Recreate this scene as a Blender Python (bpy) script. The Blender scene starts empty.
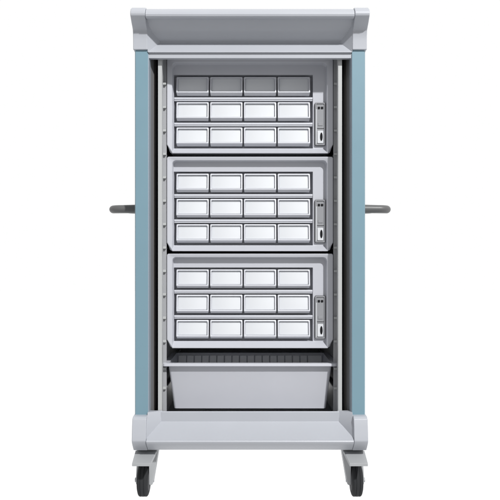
import bpy, bmesh, math
from mathutils import Vector

# ------------------------------------------------------------------ camera, world, lights, exposure
U = 0.003            # the drawing unit of this scene: 3 mm
D = 2.2              # camera stands 2.2 m in front of the trolley's face
ZC = 0.733           # lens height above the floor
SC = bpy.context.scene
C = SC.collection

cam = bpy.data.cameras.new('camera'); co = bpy.data.objects.new('camera', cam); C.objects.link(co)
cam.sensor_width = 36; cam.lens = 36 * D / 1.5; cam.shift_y = 0.016
cam.clip_start = 0.05; cam.clip_end = 200
co.location = (0, -D, ZC); co.rotation_euler = (math.radians(90), 0, 0)
SC.camera = co

W = bpy.data.worlds.new('World'); SC.world = W; W.use_nodes = True
nt = W.node_tree; nt.nodes.clear()
tc = nt.nodes.new('ShaderNodeTexCoord'); sp = nt.nodes.new('ShaderNodeSeparateXYZ')
mr = nt.nodes.new('ShaderNodeMapRange'); mr.interpolation_type = 'SMOOTHSTEP'
mr.inputs['From Min'].default_value = -0.15; mr.inputs['From Max'].default_value = 0.35
mr.inputs['To Min'].default_value = 0.56; mr.inputs['To Max'].default_value = 1.0
bg = nt.nodes.new('ShaderNodeBackground'); wo = nt.nodes.new('ShaderNodeOutputWorld')
bg.inputs['Color'].default_value = (1, 1, 1, 1)
nt.links.new(tc.outputs['Generated'], sp.inputs[0]); nt.links.new(sp.outputs['Y'], mr.inputs['Value'])
nt.links.new(mr.outputs[0], bg.inputs['Strength']); nt.links.new(bg.outputs[0], wo.inputs['Surface'])

def lamp(name, loc, target, size, power, col=(1, 1, 1)):
    l = bpy.data.lights.new(name, 'AREA'); l.shape = 'DISK'; l.size = size; l.energy = power; l.color = col
    o = bpy.data.objects.new(name, l); C.objects.link(o); o.location = loc
    o.rotation_euler = (Vector(target) - Vector(loc)).to_track_quat('-Z', 'Y').to_euler()
    return o
KEY = Vector((0.34, -0.68, 0.60)).normalized()
lamp('key_lamp', Vector((0, 0, 0.7)) + KEY * 9, (0, 0, 0.7), 0.35, 3.75 * math.pi * 81, (1, 0.995, 0.985))

SC.view_settings.view_transform = 'Standard'; SC.view_settings.look = 'None'
SC.view_settings.exposure = 0; SC.view_settings.gamma = 1
SC.cycles.max_bounces = 8; SC.cycles.diffuse_bounces = 5

# ------------------------------------------------------------------ helpers
def zf(y, d=0.0): return ZC + (258 - y) * U * (1 + d / D)       # height of a detail read at row y, standing at depth d
def xf(x, d=0.0): return (x - 250) * U * (1 + d / D)

def mat(name, col, rough=0.45, metal=0.0, bump=0.0, bscale=400, var=0.03, spec=0.5, emit=0):
    m = bpy.data.materials.new(name); m.use_nodes = True; t = m.node_tree
    b = t.nodes['Principled BSDF']
    b.inputs['Roughness'].default_value = rough; b.inputs['Metallic'].default_value = metal
    b.inputs['Specular IOR Level'].default_value = spec
    c = t.nodes.new('ShaderNodeTexCoord')
    n = t.nodes.new('ShaderNodeTexNoise'); n.inputs['Scale'].default_value = 9; n.inputs['Detail'].default_value = 6
    t.links.new(c.outputs['Object'], n.inputs['Vector'])
    r = t.nodes.new('ShaderNodeMapRange'); r.inputs['To Min'].default_value = 1 - var; r.inputs['To Max'].default_value = 1 + var
    t.links.new(n.outputs['Fac'], r.inputs['Value'])
    mx = t.nodes.new('ShaderNodeVectorMath'); mx.operation = 'SCALE'; mx.inputs[0].default_value = col
    t.links.new(r.outputs[0], mx.inputs['Scale']); t.links.new(mx.outputs[0], b.inputs['Base Color'])
    r2 = t.nodes.new('ShaderNodeMapRange'); r2.inputs['To Min'].default_value = rough - 0.06; r2.inputs['To Max'].default_value = rough + 0.06
    t.links.new(n.outputs['Fac'], r2.inputs['Value']); t.links.new(r2.outputs[0], b.inputs['Roughness'])
    if bump:
        n2 = t.nodes.new('ShaderNodeTexNoise'); n2.inputs['Scale'].default_value = bscale; n2.inputs['Detail'].default_value = 2
        t.links.new(c.outputs['Object'], n2.inputs['Vector'])
        bp = t.nodes.new('ShaderNodeBump'); bp.inputs['Strength'].default_value = bump; bp.inputs['Distance'].default_value = 0.0005
        t.links.new(n2.outputs['Fac'], bp.inputs['Height']); t.links.new(bp.outputs[0], b.inputs['Normal'])
    if emit:
        b.inputs['Emission Color'].default_value = (1, 1, 1, 1); b.inputs['Emission Strength'].default_value = emit
    return m

M_grey = mat('grey_moulded_plastic', (0.385, 0.40, 0.435), 0.42, bump=0.25)
M_blue = mat('blue_grey_lacquer', (0.158, 0.262, 0.318), 0.4, bump=0.08)
M_trim = mat('pale_blue_trim', (0.27, 0.31, 0.36), 0.4)
M_alu = mat('grey_painted_rail', (0.42, 0.43, 0.43), 0.4)
M_dark = mat('dark_grey_track', (0.11, 0.105, 0.10), 0.5)
M_back = mat('inner_back_grey', (0.20, 0.205, 0.225), 0.6)
M_case = mat('light_grey_casing', (0.455, 0.465, 0.505), 0.4, bump=0.1)
M_draw = mat('pale_drawer_plastic', (0.58, 0.59, 0.63), 0.4)
M_card = mat('white_label_card', (0.575, 0.59, 0.615), 0.6, spec=0.3)
M_bin = mat('grey_bin_plastic', (0.52, 0.53, 0.575), 0.42, bump=0.12)
M_lock = mat('grey_lock_plate', (0.25, 0.255, 0.27), 0.35)
M_black = mat('black_recess', (0.012, 0.012, 0.014), 0.7, spec=0.1)
M_rubber = mat('black_rubber', (0.022, 0.023, 0.025), 0.8, bump=0.3, bscale=200, spec=0.2)
M_hub = mat('grey_wheel_hub', (0.07, 0.07, 0.075), 0.7, spec=0.2)
M_castor = mat('grey_castor_metal', (0.33, 0.34, 0.35), 0.45, spec=0.3)
M_slot = mat('grey_slotted_strip', (0.32, 0.325, 0.34), 0.5)
M_guide = mat('slate_guide_strip', (0.17, 0.175, 0.185), 0.5)
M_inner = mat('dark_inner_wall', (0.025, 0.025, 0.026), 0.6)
M_rib = mat('brightened_rib_plastic', (0.86, 0.87, 0.88), 0.45)  # paler than the bin, to make up for light that cannot reach inside
M_grip = mat('dark_grey_grip', (0.10, 0.10, 0.10), 0.45, bump=0.1)
M_floor = mat('glowing_white_floor', (0.18, 0.18, 0.18), 0.9, spec=0.0, emit=1.0)  # glow added so the floor stays white under the trolley

def link(name, bm, m, parent=None, bevel=0.0012, seg=2, sharp=32):
    bmesh.ops.remove_doubles(bm, verts=bm.verts, dist=1e-6)
    bmesh.ops.recalc_face_normals(bm, faces=bm.faces)
    for f in bm.faces: f.smooth = True
    for e in bm.edges:
        if len(e.link_faces) == 2 and e.calc_face_angle(0) > math.radians(sharp): e.smooth = False
    me = bpy.data.meshes.new(name); bm.to_mesh(me); bm.free(); me.materials.append(m)
    o = bpy.data.objects.new(name, me); C.objects.link(o); o.parent = parent
    if bevel:
        b = o.modifiers.new('bevel', 'BEVEL'); b.width = bevel; b.segments = seg; b.limit_method = 'ANGLE'
        b.angle_limit = math.radians(sharp); b.harden_normals = True; b.use_clamp_overlap = True
    return o

def add_box(bm, x0, x1, y0, y1, z0, z1):
    v = [bm.verts.new(p) for p in ((x0,y0,z0),(x1,y0,z0),(x1,y1,z0),(x0,y1,z0),(x0,y0,z1),(x1,y0,z1),(x1,y1,z1),(x0,y1,z1))]
    for q in ((0,3,2,1),(4,5,6,7),(0,1,5,4),(1,2,6,5),(2,3,7,6),(3,0,4,7)): bm.faces.new([v[i] for i in q])

def add_prism(bm, pts, axis, a, b):
    """pts: 2-D outline; axis 'X': (y,z), 'Y': (x,z), 'Z': (x,y); extruded from a to b."""
    def p3(p, t): return {'X': (t, p[0], p[1]), 'Y': (p[0], t, p[1]), 'Z': (p[0], p[1], t)}[axis]
    A = [bm.verts.new(p3(p, a)) for p in pts]; B = [bm.verts.new(p3(p, b)) for p in pts]
    n = len(pts)
    for i in range(n): bm.faces.new((A[i], A[(i+1) % n], B[(i+1) % n], B[i]))
    bm.faces.new(A[::-1]); bm.faces.new(B)

def add_loops(bm, loops, cap0=True, cap1=True):
    R = [[bm.verts.new(p) for p in L] for L in loops]
    n = len(R[0])
    for a, b in zip(R, R[1:]):
        for i in range(n): bm.faces.new((a[i], a[(i+1) % n], b[(i+1) % n], b[i]))
    if cap0: bm.faces.new(R[0][::-1])
    if cap1: bm.faces.new(R[-1])

def rrect(x0, x1, z0, z1, y, r=0.0, rb=None, k=5, cut=None):
    """outline of k+1 points per corner in the XZ plane; rb: radius of the two lower corners; cut=(dx,dz): lower corners cut off"""
    rb = r if rb is None else rb
    P = []
    for cx, cz, sx, sz, rr, a0 in ((x1, z1, 1, 1, r, 0), (x0, z1, -1, 1, r, 90), (x0, z0, -1, -1, rb, 180), (x1, z0, 1, -1, rb, 270)):
        for i in range(k + 1):
            if cut and sz < 0:
                t = i / k
                if sx < 0: p = (x0 + cut[0] * t, z0 + cut[1] * (1 - t))
                else: p = (x1 - cut[0] * (1 - t), z0 + cut[1] * t)
            else:
                rr_ = max(rr, 1e-4)
                a = math.radians(a0 + 90 * i / k)
                p = (cx - sx * rr_ + rr_ * math.cos(a), cz - sz * rr_ + rr_ * math.sin(a))
            P.append((p[0], y, p[1]))
    return P

def add_lathe(bm, prof, c, n=40):
    """prof: (x offset, radius) round an axis along X through c"""
    L = [[(c[0] + x, c[1] + r * math.cos(2*math.pi*i/n), c[2] + r * math.sin(2*math.pi*i/n)) for i in range(n)] for x, r in prof]
    add_loops(bm, L)

def add_tube(bm, pts, r, n=20, radii=None):
    P = [Vector(p) for p in pts]; L = []; up = Vector((0, 0, 1))
    for i, p in enumerate(P):
        t = (P[min(i+1, len(P)-1)] - P[max(i-1, 0)]).normalized()
        s = t.cross(up).normalized(); w = s.cross(t).normalized()
        rr = radii[i] if radii else r
        L.append([p + (s * math.cos(2*math.pi*j/n) + w * math.sin(2*math.pi*j/n)) * rr for j in range(n)])
    add_loops(bm, L)

def thing(name, label, cat, loc=(0, 0, 0), group=None):
    o = bpy.data.objects.new(name, None); o.empty_display_size = 0.05; C.objects.link(o); o.location = loc
    o['label'] = label; o['category'] = cat
    if group: o['group'] = group
    return o

# ------------------------------------------------------------------ the surface it stands on: an added floor that glows white to drown shadows
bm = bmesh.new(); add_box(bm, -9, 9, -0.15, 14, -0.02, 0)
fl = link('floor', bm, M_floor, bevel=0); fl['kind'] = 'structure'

# ------------------------------------------------------------------ the trolley
T = thing('medicine_trolley', 'tall open-front medical trolley with blue-grey sides and grey top on four castors', 'trolley')
BACK = 0.66
# top cover with a hollow under its rounded lip and a sloping ledge below
lip = [(-.030, 9.0), (-.045, 9.8), (-.054, 11.5), (-.057, 14), (-.055, 16.2), (-.050, 17.4), (-.044, 18.4), (-.026, 19.8), (-.012, 25), (-.001, 29), (.010, 33), (.020, 37), (.026, 39.6), (.033, 42)]
led = [(.0335, 42.5), (.001, 51.6), (.001, 52.4), (.008, 52.9), (.008, 58.2), (.018, 59.2)]
poly = [(d, zf(y, d)) for d, y in lip + led]
zt = poly[0][1]; zu = zf(49, .02)
poly = poly + [(.024, poly[-1][1]), (.026, zu), (BACK, zu), (BACK, zt)]
bm = bmesh.new(); add_prism(bm, poly, 'X', -102*U, 102*U)
link('top_cover', bm, M_grey, T, 0.0008, sharp=24)
# top corner blocks with their slanted inner cheeks
prof = [(-.030, 7.6), (-.048, 8.8), (-.056, 10.6), (-.058, 13), (-.056, 15.4), (-.047, 18.5), (-.034, 23), (-.018, 27.5), (-.010, 30.2), (-.006, 34), (-.004, 40), (-.003, 49.6)]
for s in (-1, 1):
    p = [(d, zf(y, d)) for d, y in prof]
    p = p + [(BACK + .004, p[-1][1]), (BACK + .004, p[0][1])]
    bm = bmesh.new(); add_prism(bm, p, 'X', s*102.3*U, s*116.8*U)
    cb = link('corner_block', bm, M_grey, T, 0.0025, 3, sharp=24)
    bm = bmesh.new()
    add_loops(bm, [[(s*102.4*U, d, zf(y, 0)), (s*102.2*U, d, zf(y, 0)), (s*88.6*U, .040, zf(y, 0)), (s*88.6*U, .060, zf(y, 0)), (s*102.4*U, .060, zf(y, 0))]
                   for y, d in ((51.8, .0), (35, -.003), (28.5, -.013), (20, -.036), (16, -.040))])
    link('cheek', bm, M_grey, cb, 0.0008)

# side panels
zp0, zp1 = zf(415.5, .004), zf(49.0, .004)
for s in (-1, 1):
    bm = bmesh.new()
    add_prism(bm, [(s*102.1*U, .004), (s*114.6*U, .004), (s*115.6*U, .010), (s*115.6*U, .655), (s*102.6*U, .655), (s*102.6*U, .0055), (s*102.1*U, .0055)], 'Z', zp0, zp1)
    pn = link('side_panel', bm, M_blue, T, 0.001)
    bm = bmesh.new()
    add_prism(bm, [(s*102.6*U, .006), (s*101.6*U, .007), (s*100.8*U, .018), (s*100.8*U, .0335), (s*102.6*U, .034)], 'Z', zp0, zf(53, .004))
    link('edge_trim', bm, M_trim, pn, 0.0006)
    # stepped guide for the roll-down shutter, along the inside of the wall
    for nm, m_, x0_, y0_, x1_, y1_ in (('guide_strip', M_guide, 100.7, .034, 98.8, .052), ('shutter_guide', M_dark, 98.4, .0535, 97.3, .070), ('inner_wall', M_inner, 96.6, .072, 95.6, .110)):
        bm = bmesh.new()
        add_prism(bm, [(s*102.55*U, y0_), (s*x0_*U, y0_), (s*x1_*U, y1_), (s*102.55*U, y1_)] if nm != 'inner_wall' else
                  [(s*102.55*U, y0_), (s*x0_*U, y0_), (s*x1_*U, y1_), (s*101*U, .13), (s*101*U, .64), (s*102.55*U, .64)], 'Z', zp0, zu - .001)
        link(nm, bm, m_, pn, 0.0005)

bm = bmesh.new(); add_box(bm, -102.4*U, 102.4*U, .641, .652, zp0, zu - .001)
link('back_panel', bm, M_back, T, 0)

# bottom tray: upright lip, bright slope to the front, rounded nose
nose = [(.028, 411.2), (.021, 411.2), (.019, 412), (.020, 421.6), (.017, 422.6), (-.034, 439.4), (-.040, 440.6), (-.042, 442.0), (-.039, 443.6), (-.030, 445.6), (-.016, 448), (-.004, 449.8)]
p = [(d, zf(y, d)) for d, y in nose]
zb = p[-1][1]; well = zf(420, .09)
p = p + [(BACK, zb), (BACK, well), (.028, well)]
bm = bmesh.new(); add_prism(bm, p, 'X', -102*U, 102*U)
link('bottom_tray', bm, M_grey, T, 0.0008, sharp=24)
prof = [(.001, 414.8), (-.018, 416.4), (-.028, 419), (-.034, 427), (-.037, 435), (-.040, 440), (-.040, 441.5), (-.034, 444), (-.020, 447.5), (-.006, 450.4)]
for s in (-1, 1):
    p = [(d, zf(y, d)) for d, y in prof]
    p = p + [(BACK + .004, p[-1][1]), (BACK + .004, p[0][1])]
    bm = bmesh.new(); add_prism(bm, p, 'X', s*102.3*U, s*116.3*U)
    cb = link('corner_block', bm, M_grey, T, 0.0025, 3, sharp=24)
    bm = bmesh.new()
    add_loops(bm, [[(s*102.4*U, d, zf(y, 0)), (s*102.2*U, d, zf(y, 0)), (s*88.6*U, .0235, zf(y, 0)), (s*88.6*U, .0275, zf(y, 0)), (s*102.4*U, .0275, zf(y, 0))]
                   for y, d in ((441, -.030), (437, -.031), (427, -.027), (419, -.016), (412.3, .000))])
    link('cheek', bm, M_grey, cb, 0.0008)

# uprights and runners
runner_rows = [84.0 + 23.4*k for k in range(14)]; runner_rows[12] = 368.6
for s in (-1, 1):
    bm = bmesh.new()
    add_prism(bm, [(s*89.3*U, .030), (s*93.3*U, .030), (s*93.3*U, .034), (s*90.1*U, .034), (s*90.1*U, .060), (s*91.4*U, .064), (s*91.4*U, .60), (s*90.6*U, .60), (s*90.6*U, .066), (s*89.3*U, .062)], 'Z', well + .001, zu - .001)
    up = link('upright', bm, M_alu, T, 0.0007)
    bm = bmesh.new(); add_box(bm, s*86.8*U, s*90.5*U, .090, .094, well + .001, zu - .001)
    link('slotted_strip', bm, M_slot, up, 0.0005)
    for y in runner_rows:
        z = zf(y, .085); bm = bmesh.new()
        add_prism(bm, [(.080, z - 1.0*U), (.080, z + 1.1*U), (.086, z + 1.6*U), (.094, z + 0.5*U), (.56, z + 0.5*U), (.56, z - 1.0*U)], 'X', s*87.1*U, s*90.75*U)
        link('runner', bm, M_alu, up, 0.0006)

# push handles: a bar held off each side
for s in (-1, 1):
    zc = zf(209.2, .11); ys, ye, xo = .10, .44, 144.5
    pts = [(s*114.5*U, ys, zc), (s*124*U, ys, zc), (s*134*U, ys, zc)]
    for i in range(1, 9):
        a = math.radians(90*i/8); pts.append((s*(134 + (xo-134)*math.sin(a))*U, ys + .026*(1 - math.cos(a)), zc))
    zr = zc + 6*U
    for t in (.2, .4, .6, .8): pts.append((s*xo*U, ys + .026 + (ye - ys - .052)*t, zc + (zr - zc)*t))
    for i in range(0, 9):
        a = math.radians(90*i/8); pts.append((s*(134 + (xo-134)*math.cos(a))*U, ye - .026 + .026*math.sin(a), zr))
    pts.append((s*114.5*U, ye, zr))
    rad = [4.7*U, 4.4*U, 4.1*U] + [4.1*U]*(len(pts) - 5) + [4.2*U, 4.6*U]
    bm = bmesh.new(); add_tube(bm, pts, 4*U, 20, rad)
    h = link('push_handle', bm, M_grip, T, 0, sharp=50)
    for yy, z in ((ys, zc), (ye, zr)):
        bm = bmesh.new(); add_lathe(bm, [(s*-.6*U, 5.0*U), (s*.5*U, 5.0*U), (s*.9*U, 4.6*U)], (s*116*U, yy, z), 24)
        link('mounting_collar', bm, M_grip, h, 0, sharp=40)

# castors
def castor(s, y, brake):
    root = bpy.data.objects.new('castor', None); C.objects.link(root); root.parent = T; root.location = (0, y, 0)
    cx = s*109.0*U; R = .0495
    ztop = zb - .0005
    bm = bmesh.new(); add_box(bm, s*93*U, s*114*U, -.040, .040, ztop - .007, ztop)
    link('mounting_plate', bm, M_castor, root, 0.001)
    bm = bmesh.new(); add_tube(bm, [(s*103*U, .002, ztop - .006), (s*103*U + .0005, .002, ztop - .022)], 7*U, 24)
    link('swivel', bm, M_castor, root, 0.001)
    bm = bmesh.new()
    zt_ = ztop - .012; za = R - .004
    add_prism(bm, [(s*93.5*U, zt_), (s*101*U, zt_), (s*102.9*U, zt_ - .022), (s*102.9*U, za - .004), (s*101.2*U, za - .008), (s*99.2*U, za - .004)], 'Y', -.020, .022)   # inner leg
    add_prism(bm, [(s*112.6*U, zt_), (s*115.0*U, zt_), (s*116.6*U, za + .006), (s*116.4*U, za - .006), (s*114.9*U, za - .006)], 'Y', -.014, .016)   # outer leg
    add_box(bm, s*93.6*U, s*114.8*U, -.030, .030, zt_ - .004, zt_ + .004)
    link('fork', bm, M_castor, root, 0.0012)
    bm = bmesh.new()
    add_lathe(bm, [(-5.7*U, R - .014), (-5.7*U, R - .0125), (-4.9*U, R - .0045), (-4.1*U, R - .001), (-3.2*U, R), (-2.2*U, R), (-2.0*U, R - .0015), (-1.6*U, R - .0015), (-1.4*U, R), (1.4*U, R), (1.6*U, R - .0015), (2.0*U, R - .0015), (2.2*U, R), (3.2*U, R), (4.1*U, R - .001), (4.9*U, R - .0045), (5.7*U, R - .0125), (5.7*U, R - .014)], (cx, 0, R), 64)
    wh = link('wheel', bm, M_rubber, root, 0.0, sharp=50)
    bm = bmesh.new()
    add_lathe(bm, [(-6.6*U, .010), (-6.3*U, .022), (-5.5*U, R - .0135), (5.5*U, R - .0135), (6.3*U, .022), (6.6*U, .010)], (cx, 0, R), 40)
    link('hub', bm, M_hub, wh, 0, sharp=30)
    for xa, xb in ((115.5, 118.0), (98.4, 100.8)):
        bm = bmesh.new(); add_lathe(bm, [(s*(xa-108)*U, .0075), (s*(xb-108)*U, .0075), (s*(xb-108)*U, .005)] if xa > 108 else [(s*(xb-108)*U, .0075), (s*(xa-108)*U, .0075), (s*(xa-108)*U, .005)], (s*108*U, 0, R), 6)
        link('axle_bolt', bm, M_castor, root, 0.0006)
    if brake:
        bm = bmesh.new()
        zF, zN = ztop - .010, ztop - .010 - 6.2*U
        y0, y1 = -.030, -.105
        a = [(s*94.5*U, y0, zF), (s*116*U, y0, zF), (s*116*U, y0, zF - 3*U), (s*94.5*U, y0, zF - 3*U)]
        b = [(s*97.5*U, y1, zN), (s*115.6*U, y1, zN), (s*115.6*U, y1, zN - 3*U), (s*97.5*U, y1, zN - 3*U)]
        add_loops(bm, [a, b]); link('brake_pedal', bm, M_castor, root, 0.001)
for s in (-1, 1): castor(s, .060, True)
for s in (-1, 1): castor(s, .615, False)

# ------------------------------------------------------------------ drawer cassettes
S = 1 + .085 / D
MT, MB = 156.7, 251.2                       # the middle cassette's rows, the pattern for all three
def lx(x): return (x - 250) * U * S
def lz(y): return (MB - y) * U * S
def cassette():
    t = thing('drawer_cassette', 'grey cassette of twelve small drawers', 'drawer unit', group='drawer cassettes in the trolley')
    HW = 86.3 * U
    bm = bmesh.new()
    L = [rrect(lx(169.5), lx(330.5), lz(250.4), lz(160.5), .43, .004),
         rrect(lx(169.5), lx(330.5), lz(250.4), lz(160.5), .012, .004),
         rrect(-HW, HW, 0, lz(MT), .010, .006, cut=(5.6*U, 9.0*U)),
         rrect(-HW, HW, 0, lz(MT), .0010, .006, cut=(5.6*U, 9.0*U)),
         rrect(-HW + .0015, HW - .0015, .0015, lz(MT) - .0015, .000, .005, cut=(5.6*U, 9.0*U)),
         rrect(lx(171.8), lx(327.6), lz(250.2), lz(160.0), .0032, .012, .002),
         rrect(lx(172.0), lx(327.2), lz(250.0), lz(160.3), .0044, .012, .002),
         rrect(lx(172.8), lx(326.2), lz(245.6), lz(161.0), .026, .012, .002),
         rrect(lx(173.0), lx(313.6), lz(245.2), lz(170.6), .0265, .001),
         rrect(lx(173.2), lx(313.4), lz(245.1), lz(170.9), .0600, .001)]
    add_loops(bm, L)
    link('casing', bm, M_case, t, 0.0)
    for k in range(2):                       # shelves between the rows of drawers
        ys = 192.7 + 25.6*k
        bm = bmesh.new()
        pr = [(.0595, lz(ys + .6)), (.0285, lz(ys + .6)), (.0275, lz(ys + 1.2)), (.0275, lz(ys + 2.6)), (.0300, lz(ys + 3.2)), (.0300, lz(ys + 4.2)), (.0595, lz(ys + 4.2))]
        add_prism(bm, pr, 'X', lx(173.3), lx(313.3)); link('shelf', bm, M_case, t, 0.0004)
    for r in range(3):
        for c in range(4):
            x0 = lx(175.6 + 34.15*c); x1 = x0 + 32.6*U*S
            z0 = lz(191.3 + 25.6*r); z1 = lz(172.6 + 25.6*r)
            zb_ = z0 + 2.2*U
            bm = bmesh.new(); yb, yt = .0190, .0285          # the front leans back a little
            def yy(z, off=0): return yb + (yt - yb)*(z - zb_)/(z1 - zb_) + off
            def lp(i, off, r_=.003):
                P = rrect(x0 + i, x1 - i, zb_ + i, z1 - i, 0, r_, .0012, k=3)
                return [(p[0], yy(p[2], off), p[2]) for p in P]
            body = [(p[0], .0598, p[2]) for p in rrect(x0 + .001, x1 - .001, z0, z1 - .001, 0, .003, .0012, k=3)]
            body2 = [(p[0], .0335, p[2]) for p in rrect(x0 + .001, x1 - .001, z0, z1 - .001, 0, .003, .0012, k=3)]
            add_loops(bm, [body, body2, lp(0, .006), lp(0, .001), lp(.001, 0), lp(.0036, -.0004), lp(.0044, .0082), lp(.0050, .0084)])
            dr = link('drawer', bm, M_draw, t, 0.0, sharp=28)
            bm = bmesh.new()
            add_loops(bm, [lp(.0052, .0084, .001), lp(.0052, .0070, .001), lp(.0058, .0067, .001)])
            link('label_card', bm, M_card, dr, 0)
    # lock plate on the right
    bm = bmesh.new()
    a = (lx(315.6), lx(326.0), lz(242.4), lz(199.2))
    add_loops(bm, [rrect(*a, .0262, .004), rrect(*a, .0185, .004), rrect(a[0]+.001, a[1]-.001, a[2]+.001, a[3]-.001, .0175, .004),
                   rrect(a[0]+.0035, a[1]-.0035, a[2]+.0035, a[3]-.0035, .0175, .003), rrect(a[0]+.0045, a[1]-.0045, a[2]+.0045, a[3]-.0045, .0205, .003)])
    lk = link('lock_plate', bm, M_lock, t, 0, sharp=28)
    bm = bmesh.new(); g = .0007
    add_loops(bm, [rrect(a[0]-g, a[1]+g, a[2]-g, a[3]+g, .0262, .0045), rrect(a[0]-g, a[1]+g, a[2]-g, a[3]+g, .0215, .0045)])
    link('gasket', bm, M_black, lk, 0)
    bm = bmesh.new(); add_box(bm, lx(317.0), lx(324.6), .0200, .0206, lz(225.6), lz(225.1)); link('groove', bm, M_black, lk, 0)
    bm = bmesh.new(); add_box(bm, lx(316.7), lx(317.4), .0172, .0200, lz(240.6), lz(206.0)); link('ridge', bm, M_card, lk, 0.0003)
    bm = bmesh.new(); add_box(bm, lx(318.6), lx(323.4), .0188, .0206, lz(222.6), lz(219.4)); link('release_button', bm, M_lock, lk, 0.0008)
    for dx in (-1.5, 1.7):
        bm = bmesh.new(); cx, cz = lx(321.0 + dx), lz(204.6)
        add_loops(bm, [rrect(cx - 1.25*U, cx + 1.25*U, cz - 1.3*U, cz + 1.3*U, .0207, .002), rrect(cx - 1.25*U, cx + 1.25*U, cz - 1.3*U, cz + 1.3*U, .0196, .002)])
        link('screw_hole', bm, M_black, lk, 0)
    bm = bmesh.new()
    b = (lx(317.9), lx(323.9), lz(240.4), lz(227.6))
    add_loops(bm, [rrect(*b, .0208, .003), rrect(*b, .0182, .003), rrect(b[0]+.0012, b[1]-.0012, b[2]+.0012, b[3]-.0012, .0172, .002)])
    link('lock_barrel', bm, M_card, lk, 0)
    bm = bmesh.new(); cx, cz = lx(321.9), lz(233.8)
    ov = [(cx + 1.35*U*math.cos(a_), cz + 4.4*U*math.sin(a_)) for a_ in [2*math.pi*i/20 for i in range(20)]]
    add_prism(bm, ov, 'Y', .0175, .0164); link('keyhole', bm, M_black, lk, 0)
    return t

def dup(root):
    r = root.copy(); C.objects.link(r)
    for ch in list(root.children):
        c = ch.copy(); C.objects.link(c); c.parent = r
        for g in list(ch.children):
            d = g.copy(); C.objects.link(d); d.parent = c
    return r
c0 = cassette()
zm = ZC + (258 - MB)*U*S; pitch = 97*U*S
for o, k, lab in ((c0, 1.01, 'topmost cassette of twelve small drawers, its top row shaded by the trolley cover'),
                  (dup(c0), 0, 'middle grey cassette of twelve white-fronted drawers between two others like it'),
                  (dup(c0), -1, 'lowest grey cassette of twelve white-fronted drawers, directly above the open bin')):
    o.location = (0, .085, zm + k*pitch); o['label'] = lab

# ------------------------------------------------------------------ the open bin at the bottom
B = thing('storage_bin', 'light grey open plastic bin with sloping front hanging under the drawer cassettes', 'bin')
def rect(hx, y0, y1, z, r=.008, k=4):
    P = []
    for cx, cy, a0 in ((hx - r, y1 - r, 0), (-hx + r, y1 - r, 90), (-hx + r, y0 + r, 180), (hx - r, y0 + r, 270)):
        for i in range(k + 1):
            a = math.radians(a0 + 90*i/k); P.append((cx + r*math.cos(a), cy + r*math.sin(a), z))
    return P
zr1 = zf(363.6, .066); zr0 = zr1 - 3.0*U; zbo = zf(408.2, .11)
bm = bmesh.new()
add_loops(bm, [rect(79.6*U, .108, .290, zbo), rect(85.0*U, .084, .324, zr0 + .004), rect(85.2*U, .083, .325, zr1 - .003),
               rect(85.2*U, .083, .325, zr1 - .001), rect(84.2*U, .087, .321, zr1 - .001), rect(78.8*U, .111, .287, zbo + .003)])
body = link('body', bm, M_bin, B, 0, sharp=28)
bm = bmesh.new()
add_loops(bm, [rect(85.4*U, .082, .326, zr0 + .003), rect(90.3*U, .067, .336, zr0), rect(90.3*U, .066, .337, zr0 + .001), rect(90.3*U, .066, .337, zr1 - .001), rect(89.9*U, .067, .336, zr1),
               rect(84.0*U, .086, .320, zr1), rect(84.0*U, .086, .320, zr1 - .004)], False, False)
link('rim', bm, M_bin, B, 0, sharp=28)
bm = bmesh.new()
Sb = 1 + .312/D
for k in range(18):
    xa = (178.5 - 250 if k == 0 else 187.2 + 7.55*(k - 1) - 250)*U*Sb; xb = (187.2 + 7.55*k - 1.1 - 250)*U*Sb
    if k == 17: xb = (321.5 - 250)*U*Sb
    zt2 = zf(355.6, .312)
    add_prism(bm, [(.3215, zt2), (.3125, zt2), (.288, zbo + .02), (.298, zbo + .02)], 'X', xa, xb)
link('ribbed_back', bm, M_rib, B, 0.0006)
